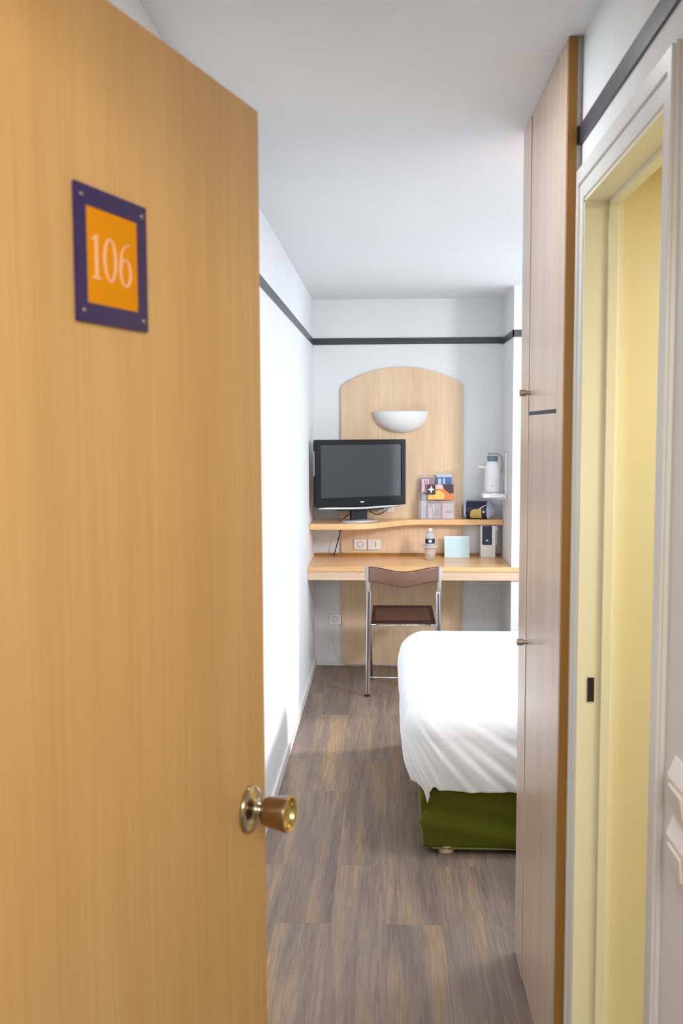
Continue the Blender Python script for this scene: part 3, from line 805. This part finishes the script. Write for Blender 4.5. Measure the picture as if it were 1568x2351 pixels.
dp = thing('sachet_dispenser', 'tall white carton with dark blue panel on the desk under shelf', 'carton', (0.670, 6.655, 0.7655))
obj('carton', B(((-0.046, -0.035, 0), (0.052, 0.040, 0.214))), 'white', dp, bevel=0.002)
obj('blue_panel', B(((-0.036, -0.0372, 0.085), (0.028, -0.0348, 0.212))), 'midnight', dp)
obj('emblem', P([(-0.014, -0.0374, 0.108), (0.006, -0.0374, 0.108), (0.004, -0.0374, 0.118), (-0.004, -0.0374, 0.124), (-0.012, -0.0374, 0.118)], (0, -0.0008, 0)), 'paleblue', dp)
obj('side_clip', B(((0.0525, -0.030, 0.080), (0.066, 0.020, 0.170))), 'greyplastic', dp, bevel=0.003)
obj('side_clip', B(((0.0525, -0.020, 0.172), (0.068, 0.020, 0.212))), 'white', dp, bevel=0.003)

# ------------------------------------------------------------------ folding chair
ch = thing('folding_chair', 'chrome folding chair with smoky brown plastic seat and back at desk', 'chair', (0.100, 5.95, 0))
XW = 0.216
for s in (-1, 1):
    # rear upright: chrome flat section with a dark groove
    bm = bmesh.new()
    prism(bm, [(s * (XW + 0.014), -0.010, 0.012), (s * (XW + 0.014), 0.012, 0.012), (s * (XW + 0.005), 0.012, 0.648), (s * (XW + 0.005), -0.010, 0.648)], (-s * 0.026, 0, 0))
    up = obj('rear_leg', bm, 'chrome', ch, bevel=0.004)
    gm = bmesh.new()
    prism(gm, [(s * (XW + 0.006), -0.0115, 0.02), (s * (XW + 0.006), -0.009, 0.02), (s * (XW - 0.002), -0.009, 0.635), (s * (XW - 0.002), -0.0115, 0.635)], (-s * 0.010, 0, 0))
    obj('groove', gm, 'groove', up)
    obj('foot_cap', B(((min(s * (XW + 0.016), s * (XW - 0.014)), -0.012, 0.0), (max(s * (XW + 0.016), s * (XW - 0.014)), 0.014, 0.013))), 'rubber', up)
    # grey post carrying the backrest
    obj('back_post', tube(bmesh.new(), [(s * (XW - 0.002), 0.0, 0.60), (s * (XW - 0.002), -0.006, 0.70), (s * (XW + 0.002), -0.018, 0.800)], 0.0135, 12, flat=0.55), 'greyplastic', ch, smooth=True)
    # front leg: from the seat pivot to the far foot
    fl = obj('front_leg', tube(bmesh.new(), [(s * (XW - 0.018), 0.030, 0.440), (s * (XW - 0.018), 0.20, 0.26), (s * (XW - 0.018), 0.42, 0.012)], 0.0075, 10), 'chrome', ch, smooth=True)
    obj('foot_cap', lathe(bmesh.new(), [(0, 0), (0.010, 0), (0.010, 0.014), (0, 0.014)], 12, Matrix.Translation((s * (XW - 0.018), 0.42, 0))), 'rubber', fl)
    # chrome pivot end caps at the front corners of the seat
    obj('pivot_cap', tube(bmesh.new(), [(s * (XW - 0.012), 0.018, 0.4375), (s * (XW - 0.050), 0.018, 0.4375)], 0.0075, 10), 'chrome', ch, smooth=True)
obj('cross_rod', tube(bmesh.new(), [(-XW + 0.01, 0.004, 0.116), (XW - 0.01, 0.004, 0.116)], 0.0045, 8), 'chrome', ch, smooth=True)
obj('cross_rod', tube(bmesh.new(), [(-XW + 0.02, 0.330, 0.115), (XW - 0.02, 0.330, 0.115)], 0.0045, 8), 'chrome', ch, smooth=True)
obj('seat_rail', tube(bmesh.new(), [(-XW + 0.02, 0.022, 0.4365), (XW - 0.02, 0.022, 0.4365)], 0.0055, 8), 'chrome', ch, smooth=True)
# curved backrest sheet
bm = bmesh.new()
nu, nv = 24, 8
g = []
for j in range(nv + 1):
    row = []
    for i in range(nu + 1):
        u = -1 + 2 * i / nu
        dip = 0.5 + 0.5 * math.cos(PI * min(1, abs(u) * 1.05))
        top = 0.796 - 0.026 * dip
        bot = 0.706 - 0.030 * dip
        z = bot + (top - bot) * j / nv
        y = -0.030 + 0.018 * u * u - 0.010 * (j / nv)
        row.append(bm.verts.new((u * (XW - 0.008), y, z)))
    g.append(row)
for j in range(nv):
    for i in range(nu):
        bm.faces.new((g[j][i], g[j][i + 1], g[j + 1][i + 1], g[j + 1][i]))
bk = obj('backrest', bm, 'smoke', ch, smooth=True)
sd = bk.modifiers.new('solid', 'SOLIDIFY'); sd.thickness = 0.005
obj('top_edge', tube(bmesh.new(), [(u * (XW - 0.008), -0.042 + 0.018 * u * u, 0.7965 - 0.026 * (0.5 + 0.5 * math.cos(PI * min(1, abs(u) * 1.05)))) for u in [-1 + i / 12 for i in range(25)]], 0.0028, 8), 'smokerim', bk, smooth=True)
# seat: shallow tray with a raised dark rim
def sp_(x, t, dz=0): return (x, 0.020 + 0.375 * t, 0.445 + 0.034 * t + dz)
sx = XW - 0.022
obj('seat', P([sp_(-sx, 0), sp_(sx, 0), sp_(sx - 0.004, 1), sp_(-sx + 0.004, 1)], (0, 0, 0.006)), 'smokedark', ch)
rim = frame_ring(bmesh.new(), [sp_(-sx - 0.002, -0.02, 0.001), sp_(sx + 0.002, -0.02, 0.001), sp_(sx - 0.004, 1, 0.001), sp_(-sx + 0.004, 1, 0.001)],
                 [sp_(-sx + 0.022, 0.09, 0.001), sp_(sx - 0.022, 0.09, 0.001), sp_(sx - 0.026, 0.96, 0.001), sp_(-sx + 0.026, 0.96, 0.001)], (0, 0, 0.011))
obj('seat_rim', rim, 'smokerim', ch, bevel=0.002)

# ------------------------------------------------------------------ bed
bd = thing('bed', 'double bed base in olive green fabric cover standing on low feet', 'bed', (1.12, 4.40, 0))
def bl_(x, y, z): return (x - 1.12, y - 4.40, z)
BX0, BX1, BY0, BY1 = 0.134, 2.10, 3.700, 5.060
def skirt():
    bm = bmesh.new()
    per = []
    r = 0.03
    def seg(a, b, n):
        for i in range(n):
            per.append((a[0] + (b[0] - a[0]) * i / n, a[1] + (b[1] - a[1]) * i / n))
    def arc(cx, cy, a0, n=6):
        for i in range(n):
            a = math.radians(a0 + 90 * i / n)
            per.append((cx + r * math.cos(a), cy + r * math.sin(a)))
    seg((BX0 + r, BY0), (BX1 - r, BY0), 90); arc(BX1 - r, BY0 + r, -90)
    seg((BX1, BY0 + r), (BX1, BY1 - r), 30); arc(BX1 - r, BY1 - r, 0)
    seg((BX1 - r, BY1), (BX0 + r, BY1), 40); arc(BX0 + r, BY1 - r, 90)
    seg((BX0, BY1 - r), (BX0, BY0 + r), 60); arc(BX0 + r, BY0 + r, 180)
    nz_ = 24
    rows = []
    for k_ in range(nz_ + 1):
        t = k_ / nz_
        row = []
        for (x, y) in per:
            z = 0.022 + 0.418 * t
            # diagonal soft crease across the end face, sagging towards the corner
            w = 0.006 * noise.noise(Vector((x * 3.0, y * 3.0, z * 6)))
            cz = 0.170 - 0.20 * (x - 0.20)
            if y < BY0 + 0.02:
                w += 0.016 * math.exp(-((z - cz) / 0.028) ** 2) - 0.012 * math.exp(-((z - cz + 0.05) / 0.03) ** 2)
            cxn, cyn = (1.12 - x), (4.40 - y)
            ln = math.hypot(cxn, cyn)
            ox = 1 if x < BX0 + 0.02 else 0
            oy = 1 if y < BY0 + 0.02 else 0
            ins = w + 0.004 * (1 - t)
            zz = z
            if t < 0.3:
                ins += 0.004 * (1 - t / 0.3) ** 2
            row.append(bm.verts.new(bl_(x + ox * ins, y + oy * ins, zz)))
        rows.append(row)
    m = len(per)
    for a, b in zip(rows, rows[1:]):
        for i in range(m):
            j = (i + 1) % m
            bm.faces.new((a[i], a[j], b[j], b[i]))
    bm.faces.new(rows[-1]); bm.faces.new(rows[0][::-1])
    return bm
sk = obj('base_cover', skirt(), 'green', bd, smooth=True)
hem = [bl_(BX0 + 0.008, BY1 - 0.03, 0.023), bl_(BX0 + 0.008, BY0 + 0.05, 0.023), bl_(BX0 + 0.018, BY0 + 0.018, 0.022), bl_(BX0 + 0.05, BY0 + 0.008, 0.023), bl_(BX1 - 0.03, BY0 + 0.008, 0.023)]
obj('hem', tube(bmesh.new(), hem, 0.0045, 8), 'piping', sk, smooth=True)
for fx, fy in ((BX0 + 0.095, BY0 + 0.035), (BX1 - 0.08, BY0 + 0.07), (BX0 + 0.075, BY1 - 0.07), (BX1 - 0.08, BY1 - 0.07)):
    obj('foot', lathe(bmesh.new(), [(0, 0), (0.028, 0), (0.031, 0.006), (0.031, 0.030), (0, 0.030)], 24, Matrix.Translation(bl_(fx, fy, 0))), 'robe', bd, smooth=False)
obj('mattress', B((bl_(BX0 + 0.02, BY0 + 0.015, 0.441), bl_(BX1, BY1 - 0.015, 0.565))), 'duvet', bd, bevel=0.03)

# duvet: a flat sheet folded over three sides, corner hanging in a point
def duvet():
    bm = bmesh.new()
    X0, Y0, X1, Y1 = 0.196, 3.770, 2.10, 5.010
    r = 0.135
    D = 0.410
    N1 = 46
    du = D / N1
    nx_, ny_ = 110, 80
    ss = [-D + du * i for i in range(N1)] + [(X1 - X0) * i / nx_ for i in range(nx_ + 1)]
    ts = [-D + du * i for i in range(N1)] + [(Y1 - Y0) * i / ny_ for i in range(ny_ + 1)] + [(Y1 - Y0) + du * (i + 1) for i in range(N1)]
    ZT = 0.597
    grid = []
    for s in ss:
        row = []
        for t in ts:
            ox = min(0, s); oy = 0
            if t < 0: oy = t
            elif t > Y1 - Y0: oy = t - (Y1 - Y0)
            bxp = X0 + max(0, s); byp = Y0 + min(max(t, 0), Y1 - Y0)
            d = math.hypot(ox, oy)
            if d < 1e-9:
                nx0 = noise.noise(Vector((bxp * 2.2, byp * 2.2, 3.0)))
                row.append((bxp, byp, ZT + 0.008 * nx0))
                continue
            ang = math.atan2(abs(oy), abs(ox))      # 0 = left side, 90deg = front/back side
            corner = ox < 0 and oy != 0
            if corner:
                q = math.sin(2 * ang)
                d2 = d * (1 - 0.20 * q ** 1.7)
                if oy < 0:
                    ang2 = ang + 0.36 * math.sin(2 * ang)
                else:
                    ang2 = ang
            else:
                d2 = d; ang2 = ang
            dx, dy = -math.cos(ang2), math.sin(ang2) * (-1 if oy < 0 else 1)
            if d2 < r * PI / 2:
                a = d2 / r
                out = r * math.sin(a); drop = r * (1 - math.cos(a))
            else:
                e = d2 - r * PI / 2
                q2 = e / 0.21
                out = r + 0.012 * math.sin(min(1.3, q2) * 2.0) - (0.030 + 0.030 * (math.cos(ang2) ** 2)) * q2 * q2
                drop = r + e
            f = min(1, d2 / D)
            # fan of soft folds, stronger towards the hem
            fan = lambda xx: (xx - 0.42 * f) / (0.35 + 0.65 * f)
            if oy <= 0 and not (ox < 0 and oy == 0):
                c1 = fan(bxp) - (PI / 2 - ang2) * 0.22
            elif oy == 0:
                c1 = fan(X0) - PI / 2 * 0.22 - (byp - Y0)
            else:
                c1 = fan(X0) - 2.0 - ang2 * 0.2 + bxp
            wv = noise.noise(Vector((c1 * 16, 1.3 + d2 * 1.5, 0))) + 0.45 * noise.noise(Vector((c1 * 36, 5.3 + d2 * 2, 2)))
            amp = 0.021 * f ** 1.6
            out += amp * wv
            if d2 > r * PI / 2: out = max(out, 0.105)
            hemz = 0
            if d2 > 0.30 * D:
                hemz = 0.012 * noise.noise(Vector((bxp * 9 + byp * 2, 0, 4))) * f ** 4 * abs(math.cos(2 * ang) if corner else 1)
            row.append((bxp + dx * out, byp + dy * out, ZT - drop + hemz))
        grid.append(row)
    V = [[bm.verts.new(p) for p in row] for row in grid]
    for i in range(len(V) - 1):
        for j in range(len(V[0]) - 1):
            bm.faces.new((V[i][j], V[i + 1][j], V[i + 1][j + 1], V[i][j + 1]))
    return bm
dv = tag(obj('duvet', duvet(), 'duvet', smooth=True), 'plain white duvet draped over the bed, corner hanging down', 'duvet')
sd = dv.modifiers.new('solid', 'SOLIDIFY'); sd.thickness = 0.012; sd.offset = -1
sub = dv.modifiers.new('sub', 'SUBSURF'); sub.levels = 1; sub.render_levels = 1
